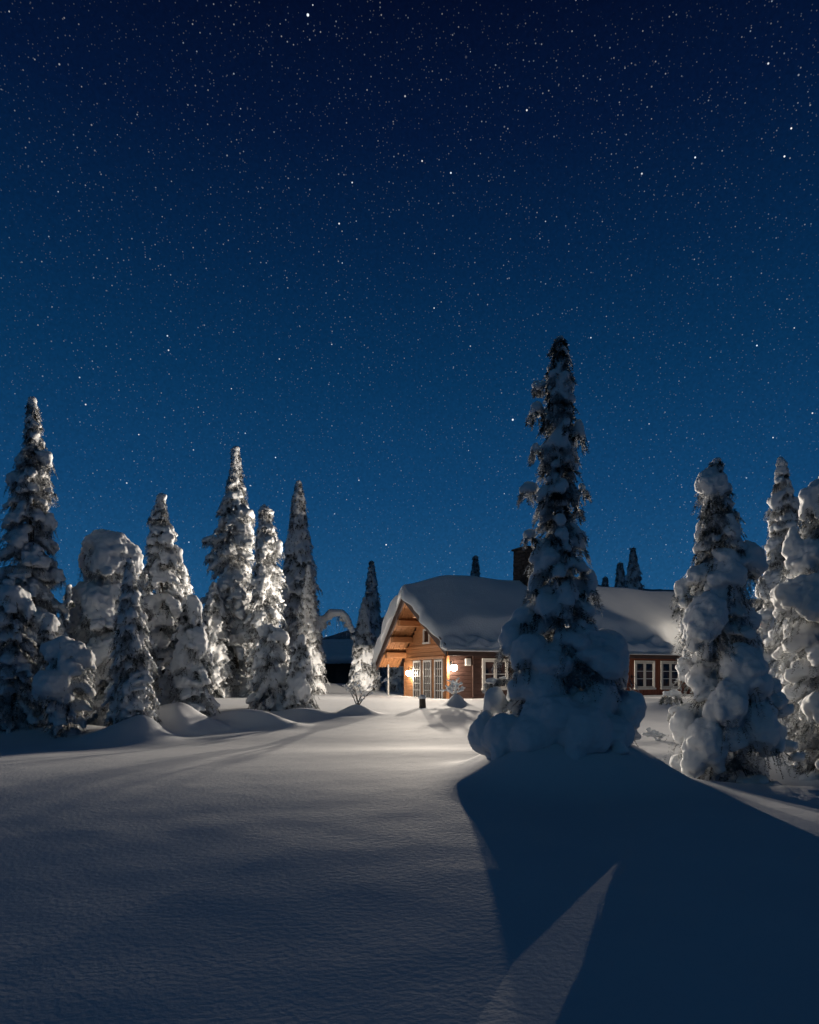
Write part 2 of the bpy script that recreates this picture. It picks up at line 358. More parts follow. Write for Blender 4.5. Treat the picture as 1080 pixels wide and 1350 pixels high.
# drooping outer rim along the verge: wavy outline
wv = .10*np.sin(V[:, 1]*3.1)+.05*np.sin(V[:, 1]*7.3+1); edge = np.clip(1-(V[:, 0]-sv[0])/.7, 0, 1); V[:, 0] += wv*edge
mk('roof_snow', V, np.concatenate([q, q[:, ::-1]+o_, side]), SNOW, roof, True)
# chimney
b = MB(); cx0, cy0 = 5.15, 1.35; rc = random.Random(4)
zz = ZA-1.0; row = 0
while zz < 7.75-ZB:
    h = rc.uniform(.16, .24)
    for (ax, n) in ((0, 4), (1, 4)):
        pass
    xs = sorted([0, 1.25]+[.3+.3*k+rc.uniform(-.08, .08) for k in range(3)])
    for k in range(4):
        ins = rc.uniform(0, .05)
        b.box(cx0+xs[k]+.008, cx0+xs[k+1]-.008, cy0-ins, cy0+.5, zz, zz+h-.012)
        b.box(cx0+xs[k]+.008, cx0+xs[k+1]-.008, cy0+.6, cy0+1.1+ins, zz, zz+h-.012)
    ys = sorted([.02, 1.08]+[.3+.25*k+rc.uniform(-.08, .08) for k in range(2)])
    for k in range(3):
        ins = rc.uniform(.004, .05)
        b.box(cx0-ins, cx0+.3, cy0+ys[k]+.008, cy0+ys[k+1]-.008, zz+.004, zz+h-.016); b.box(cx0+.9, cx0+1.25+ins, cy0+ys[k]+.008, cy0+ys[k+1]-.008, zz+.004, zz+h-.016)
    zz += h
b.box(cx0+.05, cx0+1.2, cy0+.05, cy0+1.05, ZA-1, zz-.05)
ch = bevel(b.build('chimney', STONE, roof), .02)
b = MB(); b.box(cx0-.08, cx0+1.33, cy0-.08, cy0+1.18, zz, zz+.09); bevel(b.build('chimney_slab', STONE, ch), .02)
# windows
def window(x0, x1, z0, z1, cas, rows, y=-.04, cols=1):
    f = MB(); d = y-.05; fw = .085
    f.box(x0, x1, d, y+.01, z1-fw, z1); f.box(x0-.03, x1+.03, d-.05, y+.01, z0-.05, z0+.05); f.box(x0, x0+fw, d, y+.01, z0+.05, z1-fw); f.box(x1-fw, x1, d, y+.01, z0+.05, z1-fw)
    fr = bevel(f.build('window', WHITE, cabin), .008)
    g_ = MB(); g_.box(x0+.03, x1-.03, y-.012, y, z0+.03, z1-.03); g_.build('pane', GLASS, fr)
    w = (x1-x0-2*fw)/cas
    for k in range(cas):
        a, c = x0+fw+k*w+.006, x0+fw+(k+1)*w-.006; s = MB(); q = .07; e = d+.008
        s.box(a, a+q, e, y-.014, z0+.055, z1-fw-.006); s.box(c-q, c, e, y-.014, z0+.055, z1-fw-.006); s.box(a+q, c-q, e, y-.014, z1-fw-.006-q, z1-fw-.006); s.box(a+q, c-q, e, y-.014, z0+.055, z0+.055+q)
        zi0, zi1 = z0+.055+q, z1-fw-.006-q
        for r in range(1, rows): zc = zi0+(zi1-zi0)*r/rows; s.box(a+q, c-q, e+.01, y-.014, zc-.016, zc+.016)
        s.build('sash', WHITE, fr)
    return fr
window(1.75, 3.15, .97-ZB, 2.36-ZB, 2, 2)
for (xa, xb) in ((3.9, 5.3),): window(xa, xb, .97-ZB, 2.36-ZB, 2, 2)
window(10.75, 12.15, .92-ZB, 2.36-ZB, 2, 3, y=-.08)
window(12.55, 13.95, .92-ZB, 2.36-ZB, 2, 3, y=-.08)
window(8.6, 10.0, .92-ZB, 2.36-ZB, 2, 3, y=-.08)
b = MB(); b.box(6.41, SW, -.11, -.077, 2.42-ZB, 2.52-ZB); b.build('red_trim', REDW, cabin)
# glazed gable doors, three leaves
for (ya, yb, zt) in ((3.28, 2.48, 2.20), (2.22, 1.42, 2.20), (1.1, .32, 2.20)):
    y0, y1 = min(ya, yb), max(ya, yb); z0, z1 = .45-ZB, zt+.1-ZB
    f = MB(); x1_, x0_ = -.03, -.09
    f.box(x0_, x1_, y0, y1, z1-.09, z1); f.box(x0_, x1_, y0, y0+.08, z0, z1-.09); f.box(x0_, x1_, y1-.08, y1, z0, z1-.09); f.box(x0_, x1_, y0+.08, y1-.08, z0, z0+.12)
    d = bevel(f.build('glazed_door', WHITE, cabin), .008)
    g_ = MB(); g_.box(x1_-.012, x1_, y0+.03, y1-.03, z0+.03, z1-.03); g_.build('pane', GLASS, d)
    s = MB()
    for k in (1, 2): yc = y0+.08+(y1-y0-.16)*k/3; s.box(x0_+.012, x1_-.014, yc-.014, yc+.014, z0+.12, z1-.09)
    for k in range(1, 5): zc = z0+.12+(z1-z0-.21)*k/5; s.box(x0_+.016, x1_-.016, y0+.08, y1-.08, zc-.014, zc+.014)
    s.build('glazing_bars', WHITE, d)
    h = MB(); h.tube([(x0_-.03, y0+.05, 1.4-ZB), (x0_-.03, y0+.14, 1.4-ZB)], .012, 6); h.build('handle', IRON, d)
b = MB(); b.box(-.1, -.037, .15, 3.5, 2.34-ZB, 2.46-ZB); bevel(b.build('door_lintel', PINE, cabin), .01)
# small attic window in the gable
f = MB(); y0, y1, z0, z1 = 1.55, 2.2, 3.05-ZB, 3.75-ZB
f.box(-.1, -.037, y0, y1, z1-.08, z1); f.box(-.12, -.037, y0-.03, y1+.03, z0, z0+.08); f.box(-.1, -.037, y0, y0+.08, z0+.08, z1-.08); f.box(-.1, -.037, y1-.08, y1, z0+.08, z1-.08)
aw = f.build('attic_window', WHITE, cabin); g_ = MB(); g_.box(-.05, -.038, y0+.05, y1-.05, z0+.05, z1-.05); g_.build('pane', GLASS, aw)
b = MB(); b.box(-.09, -.037, .4, 4.1, 2.86-ZB, 2.95-ZB); b.build('gable_rail', PINE, cabin)
# down pipe, meter box, slender porch post
b = MB(); b.tube([(1.25, -.09, -.2), (1.25, -.09, 2.5-ZB)], .04, 8); b.build('down_pipe', TRIM, cabin)
b = MB(); b.box(.86, 1.12, -.14, -.04, 2.02-ZB, 2.34-ZB); mb_ = bevel(b.build('meter_box', WHITE, cabin), .01)
b = MB(); b.box(.89, 1.09, -.152, -.143, 2.06-ZB, 2.30-ZB); b.build('meter_door', plain('grey_metal', (.3, .3, .3)), mb_)
b = MB(); pl = Matrix.Rotation(-TH, 3, 'Z') @ (at(512, 900, 34.2)-Vector((1.667, 30, ZB))); b.tube([(pl.x, pl.y, -.3), (pl.x, pl.y, rz_(min(pl.y, TL))-.2)], .045, 8); b.build('porch_post', WHITE, cabin)
# lamps on the cabin
wall_lamp(cabin, -.04, 3.42, 1.70-ZB, -1, 0, 1250, 'Soft', .14, .20)
wall_lamp(cabin, .13, -.04, 1.92-ZB, 0, -1, 1500, 'Soft', .15, .30)
# a yard lamp behind the near spruce on the right, it lights the right end of the cabin
def yard_lamp(label, x, y, h, energy):
    lp = empty('yard_lamp', (x, y, gz(x, y))); tag(lp, label, 'lamp post')
    b = MB(); b.tube([(0, 0, -.3), (0, 0, .5), (0, 0, h-.14)], [.06, .05, .035], 10); b.build('post', IRON, lp)
    b = MB(); b.sphere((0, 0, h), .13, 18, 10); b.build('lamp_globe', GLOW, lp, True)
    b = MB(); b.sphere((0, 0, h+.14), (.15, .15, .06), 14, 6); b.build('lamp_cap', IRON, lp, True)
    light('lamp_light', energy, 'Constant', lp, (0, 0, h), .03)
    return lp
lp = yard_lamp('tall iron yard lamp post behind the drooping spruce, by the cabin right end', 14.1, 33.0, 3.7, 17)
b = MB(); n = 14; pr_ = [math.radians(27.3+75*i/n) for i in range(n+1)]      # added curved shield, unseen, keeps this lamp off the left field and roof
b.prism([(-math.sin(a)*.34, -math.cos(a)*.34) for a in pr_]+[(-math.sin(a)*.35, -math.cos(a)*.35) for a in pr_[::-1]], 3.35, 4.1, lambda p, d: (p[0], p[1], d))
b.tube([(0, 0, 3.9), (-math.sin(1.2)*.34, -math.cos(1.2)*.34, 3.95)], .012, 6); b.build('light_shield', IRON, lp)
# ------------------------------------------------------------------ snow laden trees
def _ico(n):
    bm = bmesh.new(); bmesh.ops.create_icosphere(bm, subdivisions=n, radius=1); bm.verts.ensure_lookup_table()
    v = np.array([tuple(x.co) for x in bm.verts]); f = np.array([[q.index for q in p.verts] for p in bm.faces]); bm.free(); return v, f
ICO_V, ICO_F = _ico(2)
_tex = {}
def cloud(scale, depth=2):
    k = (scale, depth)
    if k not in _tex:
        t = bpy.data.textures.new('drift', 'CLOUDS'); t.noise_scale = scale; t.noise_depth = depth; _tex[k] = t
    return _tex[k]
def snow_mesh(name, E, voxel, disp):
    """E: rows (x,y,z, rx,ry,rz) of ellipsoids, fused into one soft snow surface"""
    E = np.array(E); n = len(E); nv = len(ICO_V)
    V = (ICO_V[None]*E[:, None, 3:6]+E[:, None, 0:3]).reshape(-1, 3); Fc = (ICO_F[None]+(np.arange(n)*nv)[:, None, None]).reshape(-1, 3)
    me = bpy.data.meshes.new(name+'_raw'); me.from_pydata(V.tolist(), [], Fc.tolist())
    o = bpy.data.objects.new('raw', me); C.objects.link(o)
    m = o.modifiers.new('r', 'REMESH'); m.mode = 'VOXEL'; m.voxel_size = voxel; m.use_smooth_shade = True
    m = o.modifiers.new('s', 'SMOOTH'); m.factor = .5; m.iterations = 2
    for (sc, st) in disp:
        m = o.modifiers.new('d', 'DISPLACE'); m.texture = cloud(sc); m.strength = st; m.mid_level = .5; m.texture_coords = 'LOCAL'
    dg = bpy.context.evaluated_depsgraph_get(); out = bpy.data.meshes.new_from_object(o.evaluated_get(dg)); out.name = name
    bpy.data.objects.remove(o); bpy.data.meshes.remove(me)
    out.polygons.foreach_set('use_smooth', [True]*len(out.polygons)); return out
def blades(rng, P, D, L, m, bl, bw):
    """needle sprays: P origins, D directions, L lengths, m blades per spray"""
    n = len(P); u = np.tile(np.linspace(.05, 1, m), (n, 1)); sgn = np.tile(np.where(np.arange(m) % 2, 1, -1), (n, 1))
    up = rng.normal(size=(n, 3)); side = np.cross(D, up); side /= np.linalg.norm(side, axis=1, keepdims=True)+1e-9
    sag = np.stack([0*u, 0*u, -.35*u*u*L[:, None]], -1)
    B = P[:, None]+D[:, None]*(u*L[:, None])[..., None]+sag
    d = D[:, None]*.75+side[:, None]*sgn[..., None]*.75+rng.normal(size=(n, m, 3))*.28; d /= np.linalg.norm(d, axis=2, keepdims=True)
    ln = bl*(1.15-.6*u)*rng.uniform(.7, 1.3, (n, m)); T = B+d*ln[..., None]
    wv = np.cross(d, rng.normal(size=(n, m, 3))); wv /= np.linalg.norm(wv, axis=2, keepdims=True)+1e-9
    V = np.stack([B-wv*bw, B+wv*bw, T], 2).reshape(-1, 3)
    return V, np.arange(len(V)).reshape(-1, 3)
STY = {  # step: level spacing / radius ; pr: pillow size / radius ; n: branches ; droop ; tw: twigs ; flat: pillow height ; cover: share under snow
    'heavy': dict(step=.50, pr=.30, n=6, droop=.62, tw=22, flat=.58, cover=.86, var=.9, disp=[(.38, .20), (.12, .11)]),
    'rime':  dict(step=.26, pr=.20, n=8, droop=.70, tw=14, flat=.7, cover=.72, var=2.2, disp=[(.22, .14), (.09, .12)]),
    'slim':  dict(step=.25, pr=.17, n=8, droop=.80, tw=14, flat=.6, cover=.78, var=1.1, disp=[(.14, .05), (.05, .03)]),
}
def spruce(label, Y, axis, prof, style='heavy', seed=1, lobes=(), rime=False, group='snow laden spruces', voxel=None, tilt=0, cat='tree', name='snowy_spruce', rmul=1.0, nmul=1.0, tail=True, base=None):
    st = STY[style]; rng = np.random.RandomState(seed); s = Y/F
    X0 = (axis-HX)*s; z0 = gz(X0, Y) if base is None else base
    prof = sorted(prof); py = np.array([p[0] for p in prof], float)
    zt = CZ-(py[0]-HY)*s
    rl = np.interp; PL = np.array([axis-p[1] for p in prof], float)*s; PR = np.array([p[2]-axis for p in prof], float)*s
    def rad(z, th=None):
        y = HY-(z-CZ)/s; a = max(float(np.interp(y, py, PL)), .03); c = max(float(np.interp(y, py, PR)), .03)
        if th is None: return (a+c)/2
        return a+(c-a)*(.5+.5*math.cos(th))
    H = zt-z0; ex = tilt
    E = []; TP = []; TD = []; TL_ = []
    z = z0+.10; k = 0
    while z < zt-.02:
        r = rad(z); n = max(3, int(round(st['n']*nmul*min(1, .45+r*.9)*rng.uniform(.85, 1.15)))); ph = rng.uniform(0, 6.28)
        for j in range(n):
            th = ph+2*math.pi*j/n+rng.uniform(-.3, .3); R_ = rad(z, th)*(1.08-rng.uniform(-.12, .28)*st['var']); zb = z+rng.uniform(-.5, .5)*st['step']*r
            pr = max(st['pr']*rmul*r*rng.uniform(.65, 1.45), .045+.0032*Y); pr = min(pr, R_*.9+.03)
            u = np.array([math.cos(th), math.sin(th)]); dr = st['droop']*rng.uniform(.6, 1.3)
            bare = rng.uniform() > st['cover']
            L = max(R_-pr*.6, .02); fing = [0] if pr < .05 else [-1, 0, 1]
            for fg in fing:
                t2 = th+fg*rng.uniform(.22, .42); u2 = np.array([math.cos(t2), math.sin(t2)]); L2 = L*(1 if fg == 0 else rng.uniform(.7, .98)); p2 = pr*(1 if len(fing) == 1 else (.78 if fg == 0 else .6))
                miss = bare or (fg != 0 and rng.uniform() < .25)
                for q, f in zip((.28, .5, .7, .87, 1.0), (.75, 1.0, 1.08, .95, .68)):
                    c = (X0+u2[0]*L2*q, Y+u2[1]*L2*q, zb+.30*pr-dr*L2*q**2.2+rng.normal()*.06*pr)
                    if not miss: E.append((*c, p2*f*rng.uniform(.85, 1.15), p2*f*rng.uniform(.85, 1.15), p2*f*st['flat']*rng.uniform(.85, 1.2)))
                    if q > .4 and (r > .3 or rng.uniform() < .25+2.2*r):
                        for _ in range(max(1, int(st['tw']/len(fing)/4*(1.5 if miss else 1)+rng.uniform()))):
                            a2 = t2+rng.normal()*.8; dd = np.array([math.cos(a2)*.8, math.sin(a2)*.8, -.45-rng.uniform(0, 1.0)]); dd /= np.linalg.norm(dd)
                            TP.append((c[0]-u2[0]*p2*.2+rng.normal()*p2*.35, c[1]-u2[1]*p2*.2+rng.normal()*p2*.35, c[2]-p2*st['flat']*.35)); TD.append(dd); TL_.append(pr*rng.uniform(.6, 1.25)+.05)
        # inner fill of dark twigs round the trunk
        for _ in range(6 if r > .25 else 3):
            a2 = rng.uniform(0, 6.28); q = rng.uniform(.1, .6)*r
            TP.append((X0+math.cos(a2)*q, Y+math.sin(a2)*q, z+rng.uniform(-.2, .2)*r)); TD.append(np.array([math.cos(a2)*.7, math.sin(a2)*.7, -.7])); TL_.append(.45*r+.05)
        z += max(st['step']*r*rng.uniform(.8, 1.2), .05+Y*.0022)
    for lb in lobes:
        px, pyy, rx, ry = lb[:4]; dy = lb[4] if len(lb) > 4 else 0; c = at(px, pyy, Y+dy); c.y = Y+dy
        rX, rZ = rx*s, ry*s; rY = min(rX, rZ)*1.05 if len(lb) < 6 else lb[5]*s
        E.append((c.x, c.y, c.z+rZ*.12, rX*.93, rY*.93, rZ*.86))
        for q in range(7):                  # drooping tongues along the lower rim
            a2 = rng.uniform(0, 6.28); f = rng.uniform(.28, .48); k2 = rng.uniform(.45, .72)
            E.append((c.x+math.cos(a2)*rX*k2, c.y+math.sin(a2)*rY*k2, c.z-rZ*rng.uniform(-.1, .6), rX*f, rY*f, rZ*f*rng.uniform(.9, 1.5)))
        for _ in range(int(14+rX*70) if c.z-rZ*.9 > gz(c.x, c.y)+.12 else 0):
            a2 = rng.uniform(0, 6.28); q = rng.uniform(.45, .95); dd = np.array([math.cos(a2)*.45, math.sin(a2)*.45, -.8])
            TP.append((c.x+math.cos(a2)*rX*q, c.y+math.sin(a2)*rY*q, c.z-rZ*rng.uniform(.3, .7))); TD.append(dd); TL_.append(min(rZ, .3)*rng.uniform(.4, .9)+.05)
    root = empty(name, (X0, Y, z0)); tag(root, label, cat, group)
    off = np.array([X0, Y, z0])
    E = np.array(E); E[:, :3] -= off
    # keep the lowest pillows resting on the snow
    vx = voxel or max(.028, Y*.0021)
    sc = max(1.0, Y/14)
    me = snow_mesh('snow_load', E, vx, [(a*sc**.5, b_*min(1, rad(z0+.4*H)*1.3)*sc**.3) for a, b_ in st['disp']])
    link('snow_load', me, SNOW if Y < 20 else SNOW_F, root)
    bl = max(.055, Y*.0034); bw = max(.0075, Y*.00062)
    V, Fc = blades(rng, np.array(TP)-off, np.array(TD), np.array(TL_), 20 if Y < 14 else (14 if Y < 30 else 9), bl, bw)
    mk('foliage', V, Fc, NEEDLE_R if (rime or style == 'rime') else NEEDLE, root)
    b = MB(); m = 7; r0 = min(.16, .03+H*.012)
    b.tube([(math.sin(i*1.3)*.015, math.cos(i)*.015, -.25+(H+.25)*i/m) for i in range(m+1)], [r0*(1-i/m)+.012 for i in range(m+1)], 8)
    b.build('trunk', BARK, root, True)
    if tail:
        V, Fc = blades(rng, np.array([[0, 0, H-.15-.12*i] for i in range(3)]*4), np.array([[math.cos(a)*.6, math.sin(a)*.6, .5] for a in rng.uniform(0, 6.28, 12)]), np.full(12, .12+.003*Y), 8, bl, bw)
    return root
# --- the big spruce in the foreground
spruce('tallest snow laden spruce, on a broad snow mound in front of the cabin', 8.8, 737,
  [(443, 731, 744), (470, 726, 750), (495, 720, 753), (520, 720, 757), (545, 712, 760), (575, 710, 764), (605, 710, 760), (640, 706, 764), (675, 710, 760), (700, 704, 768), (730, 700, 778), (770, 698, 782), (800, 690, 782), (825, 672, 800), (850, 668, 818), (880, 664, 828), (915, 660, 834), (945, 650, 846), (975, 640, 850), (1010, 640, 845)],
  'heavy', 3, voxel=.024, lobes=[
   (711, 508, 9, 5), (737, 520, 12, 10, -.08), (708, 541, 11, 11), (762, 568, 10, 15), (738, 580, 14, 20, -.14), (706, 592, 7, 9), (697, 646, 13, 9), (767, 643, 8, 9), (762, 668, 5, 9), (698, 705, 10, 8), (760, 712, 14, 20), (775, 772, 13, 21), (748, 782, 15, 22, -.2), (722, 800, 16, 20, -.2), (705, 770, 9, 15),
   (675, 842, 19, 27), (700, 860, 26, 26, -.2), (795, 872, 38, 46, .05, 42), (826, 938, 27, 32, -.1), (792, 925, 26, 36, -.25), (640, 972, 20, 38, -.1), (668, 975, 30, 34, -.35), (702, 978, 36, 36, -.55), (736, 950, 34, 34, -.6), (772, 968, 34, 38, -.75), (806, 972, 32, 32, -.5), (716, 912, 30, 24, -.4), (652, 926, 16, 24, .1), (648, 898, 11, 7, .25), (664, 893, 10, 4, .2), (690, 815, 14, 14)])
# --- the spruces on the right
spruce('wide drooping spruce right of the big spruce, rounded snow cap near its top', 10.2, 945,
  [(603, 937, 944), (618, 929, 951), (640, 922, 962), (670, 922, 972), (700, 918, 978), (735, 908, 992), (765, 902, 1000), (800, 896, 1004), (840, 900, 1010), (880, 900, 1026), (920, 902, 1042), (960, 896, 1054), (1000, 898, 1064), (1040, 906, 1068)],
  'heavy', 8, voxel=.028, lobes=[(937, 640, 17, 23, -.1), (900, 778, 11, 14), (902, 795, 11, 13), (930, 822, 27, 38, -.6, 30), (985, 745, 22, 30, -.1), (960, 765, 24, 24, -.4), (905, 962, 20, 26, -.2), (930, 985, 28, 36, -.6), (980, 890, 28, 40, -.6), (1000, 960, 28, 40, -.6), (960, 930, 26, 36, -.7), (885, 915, 14, 6, .1), (895, 935, 12, 9)])
spruce('heavy spruce cut by the right edge of the picture', 11.0, 1092,
  [(622, 1080, 1100), (640, 1062, 1118), (680, 1056, 1130), (720, 1040, 1140), (760, 1035, 1150), (800, 1022, 1160), (850, 1030, 1160), (900, 1042, 1165), (950, 1050, 1170), (1000, 1050, 1170), (1040, 1045, 1170)],
  'heavy', 12, voxel=.03, lobes=[(1074, 662, 19, 26), (1046, 728, 13, 36), (1068, 735, 16, 30, -.2), (1062, 792, 44, 30, -.5, 40), (1078, 935, 16, 22, -.6)])
spruce('spruce with a bare thin tip, between the two heavy spruces on the right', 15.5, 1032,
  [(603, 1029, 1032), (622, 1024, 1038), (645, 1018, 1046), (675, 1012, 1056), (700, 1014, 1050), (730, 1008, 1056), (770, 998, 1064), (810, 988, 1072), (860, 985, 1078), (920, 985, 1080), (985, 985, 1080)],
  'heavy', 14, rime=True, lobes=[(1022, 664, 10, 13, -.1), (1046, 668, 12, 12), (1020, 722, 12, 12), (1010, 775, 12, 20)])
# --- the wood on the left
spruce('tall dark spruce at the left edge with a knobbly narrow top', 17.5, 42,
  [(525, 41, 48), (545, 37, 53), (575, 34, 57), (600, 26, 64), (625, 17, 68), (650, 14, 66), (680, 0, 66), (710, -8, 72), (750, -18, 76), (800, -22, 80), (860, -28, 84), (950, -30, 88)],
  'heavy', 21, rime=True, nmul=1.2, rmul=.85, lobes=[(60, 606, 9, 14), (66, 647, 9, 6), (22, 634, 12, 12), (64, 690, 10, 12), (76, 760, 9, 10)])
spruce('broad blunt topped spruce under one big hood of snow', 18.6, 147,
  [(700, 140, 154), (712, 118, 172), (735, 106, 186), (765, 98, 190), (800, 88, 196), (850, 88, 198), (900, 98, 198), (945, 98, 198)],
  'heavy', 24, nmul=1.3, lobes=[(143, 720, 34, 20, -.1, 30), (118, 738, 14, 22), (172, 736, 15, 22), (138, 742, 18, 26, -.5), (130, 800, 22, 24, -.6), (150, 860, 24, 26, -.6)])
spruce('small thin spruce with drooping boughs on a mound in front of the blunt spruce', 15.4, 172,
  [(735, 170, 174), (765, 162, 182), (800, 154, 190), (840, 148, 198), (880, 144, 208), (915, 140, 210), (945, 150, 206), (962, 158, 204)],
  'slim', 27, rmul=1.15)
spruce('snow bowed sapling with a round white head at the left edge', 15.6, 18,
  [(772, 8, 28), (785, -4, 40), (810, -8, 42), (850, -10, 50), (900, -12, 56), (955, -14, 60)], 'heavy', 31, group='snow bowed saplings on the left', name='snowy_sapling', lobes=[(18, 788, 20, 17), (38, 805, 8, 18)])
spruce('little snow bowed sapling with a thumb shaped head, second from the left edge', 15.9, 66,
  [(808, 60, 72), (822, 52, 79), (850, 48, 82), (900, 46, 86), (950, 40, 90)], 'heavy', 33, group='snow bowed saplings on the left', name='snowy_sapling', lobes=[(66, 825, 12, 17)])
spruce('low wide sapling arched over to the right under a snow hood', 15.2, 88,
  [(840, 78, 98), (855, 62, 116), (880, 58, 126), (910, 60, 120), (955, 60, 118)], 'heavy', 35, group='snow bowed saplings on the left', name='snowy_sapling', lobes=[(86, 858, 30, 18), (114, 872, 13, 18), (70, 905, 26, 24, -.5)])
spruce('leaning spruce with a knob on top, half lit, right of the blunt spruce', 21.5, 213,
  [(652, 209, 214), (672, 202, 219), (700, 194, 231), (730, 192, 238), (765, 188, 248), (800, 186, 264), (850, 184, 268), (935, 180, 266)],
  'heavy', 38, rime=True, nmul=1.2, rmul=.8, lobes=[(222, 712, 9, 12, -.3), (232, 730, 8, 14), (205, 680, 9, 7)])
spruce('stout column of drooping snow in front of the brightly lit spruces', 20.3, 252,
  [(786, 246, 258), (800, 238, 266), (840, 228, 276), (880, 224, 284), (925, 224, 288)], 'heavy', 41, lobes=[(256, 805, 12, 18), (262, 850, 14, 24, -.2), (240, 870, 14, 26, -.3)])
spruce('tallest of the lamp lit rime crusted spruces, left of the cabin', 33.5, 311,
  [(592, 307, 316), (615, 303, 318), (640, 297, 323), (665, 290, 331), (690, 284, 336), (715, 278, 334), (745, 284, 334), (775, 270, 344), (810, 256, 354), (860, 250, 360), (925, 250, 360)],
  'rime', 44, lobes=[(275, 712, 9, 6), (278, 735, 8, 6), (327, 678, 9, 9, -.4), (325, 708, 9, 14, -.4)])
spruce('lamp lit rime crusted spruce with a square broken top', 32.0, 350,
  [(668, 340, 360), (682, 342, 358), (705, 338, 368), (735, 334, 370), (770, 330, 372), (820, 328, 374), (880, 328, 378), (928, 326, 380)],
  'rime', 47, lobes=[(350, 675, 10, 7), (368, 722, 5, 12)])
spruce('tall slender spruce, pale with snow, right of the lamp lit pair', 39.5, 394,
  [(634, 391, 396), (660, 384, 403), (690, 381, 406), (715, 375, 413), (745, 371, 418), (790, 366, 424), (850, 362, 428), (912, 360, 430)], 'slim', 51, rime=True)
spruce('short bright spruce standing at the foot of the tall slender spruce', 36.0, 407,
  [(744, 405, 409), (770, 399, 415), (800, 394, 420), (850, 388, 427), (915, 384, 432)], 'slim', 53, rime=True)
spruce('rounded lamp lit sapling heaped with snow, below the lit spruces', 24.0, 358,
  [(826, 352, 364), (840, 342, 376), (865, 336, 384), (900, 332, 390), (932, 330, 394)], 'rime', 56, rmul=1.5, group='snow heaped saplings by the lit spruces', name='snowy_sapling', lobes=[(349, 832, 9, 10), (370, 842, 12, 14), (366, 895, 18, 14, -.3)])
spruce('lamp lit sapling with a pointed leaning head, nearest the open snow', 23.4, 397,
  [(838, 396, 401), (855, 386, 406), (880, 380, 412), (905, 376, 417), (932, 374, 421)], 'rime', 58, rmul=1.5, group='snow heaped saplings by the lit spruces', name='snowy_sapling', lobes=[(399, 845, 5, 9), (406, 880, 7, 14), (395, 905, 14, 18, -.2)])
spruce('small bright spruce just left of the cabin gable', 41.5, 481,
  [(788, 479, 483), (810, 472, 490), (840, 466, 496), (880, 460, 503), (914, 458, 506)], 'slim', 61, rime=True)
spruce('tall dim spruce rising behind the small bright one left of the gable', 46.0, 490,
  [(738, 488, 492), (765, 484, 497), (800, 480, 502), (850, 474, 508), (908, 470, 512)], 'slim', 63, rime=True)
spruce('snowy spruce seen under the cabin eave behind the white post', 41.0, 526,
  [(850, 522, 530), (870, 514, 540), (890, 508, 546), (914, 506, 548)], 'slim', 65, rime=True)
spruce('dark spruce between the left edge spruce and the blunt one, farther back', 26.0, 92, [(770, 90, 95), (800, 82, 104), (860, 74, 112), (930, 70, 116)], 'slim', 67)
spruce('dim spruce filling the gap behind the half lit spruce', 30.0, 240, [(742, 238, 243), (770, 228, 254), (820, 218, 264), (920, 214, 270)], 'slim', 68)
spruce('dim spruce deep in the wood between the half lit and the tallest lit spruce', 32.0, 282, [(768, 280, 285), (795, 268, 296), (840, 258, 306), (920, 254, 312)], 'slim', 81)
spruce('dim spruce behind the blunt spruce, its tip just right of the hood', 25.0, 190, [(752, 188, 193), (785, 176, 204), (830, 164, 216), (935, 158, 222)], 'slim', 82)
spruce('frosted low spruce between the two heavy right hand spruces', 13.2, 1050, [(815, 1047, 1053), (840, 1036, 1064), (880, 1026, 1076), (930, 1018, 1084), (1010, 1014, 1090)], 'slim', 83, rime=True)
G2 = 'distant spruces beyond the cabin roof'
spruce('thin pale spruce tip over the cabin roof, left of the chimney', 70.0, 627, [(733, 625, 629), (760, 621, 633), (800, 616, 640), (900, 606, 650)], 'slim', 71, rime=True, group=G2)
spruce('pale distant spruce over the right part of the cabin roof', 62.0, 835, [(722, 833, 836), (750, 826, 843), (780, 820, 850), (905, 808, 864)], 'slim', 73, rime=True, group=G2)
spruce('dark narrow spruce touching the pale distant one over the roof', 66.0, 818, [(740, 816, 820), (765, 811, 824), (800, 806, 830), (905, 796, 840)], 'slim', 75, group=G2)
spruce('smallest dark spruce tip over the roof by the big spruce', 72.0, 798, [(759, 796, 800), (775, 793, 803), (905, 780, 816)], 'slim', 77, group=G2)
# ------------------------------------------------------------------ small plants in the snow
def stick_plant(label, px, Y, height, n, seed, spread=.5, snow=.02, name='frosted_sapling', arch=None, cat='sapling'):
    rg = random.Random(seed); X = (px-HX)*Y/F; z0 = gz(X, Y); root = empty(name, (X, Y, z0)); tag(root, label, cat)
    b = MB(); sn = []
    def limb(p, d, L, r, lev):
        pts = [p]; q = Vector(p); dd = Vector(d).normalized()
        for i in range(5):
            dd = (dd+Vector((rg.uniform(-.2, .2), rg.uniform(-.2, .2), rg.uniform(-.16, .10)))).normalized(); q = q+dd*L/5; pts.append(q.copy())
        b.tube(pts, [r*(1-.13*i) for i in range(6)], 6)
        for a in pts[1:]: sn.append((a.x, a.y, a.z+r*.8, snow*rg.uniform(.7, 1.5), snow*rg.uniform(.7, 1.5), snow*.8))
        if lev:
            for k in range(3): i = rg.randint(2, 5); limb(pts[i], dd+Vector((rg.uniform(-1, 1), rg.uniform(-1, 1), rg.uniform(-.2, .5))), L*.5, r*.6, lev-1)
    for k in range(n):
        a = rg.uniform(0, 6.28); limb(Vector((0, 0, -.1)), (math.cos(a)*spread, math.sin(a)*spread, 1), height*rg.uniform(.6, 1.05), .022, 2)
    b.build('twigs', BARK, root, True)
    link('snow_load', snow_mesh('snow_load', sn, snow*.6, [(.05, .01)]), SNOW, root); return root
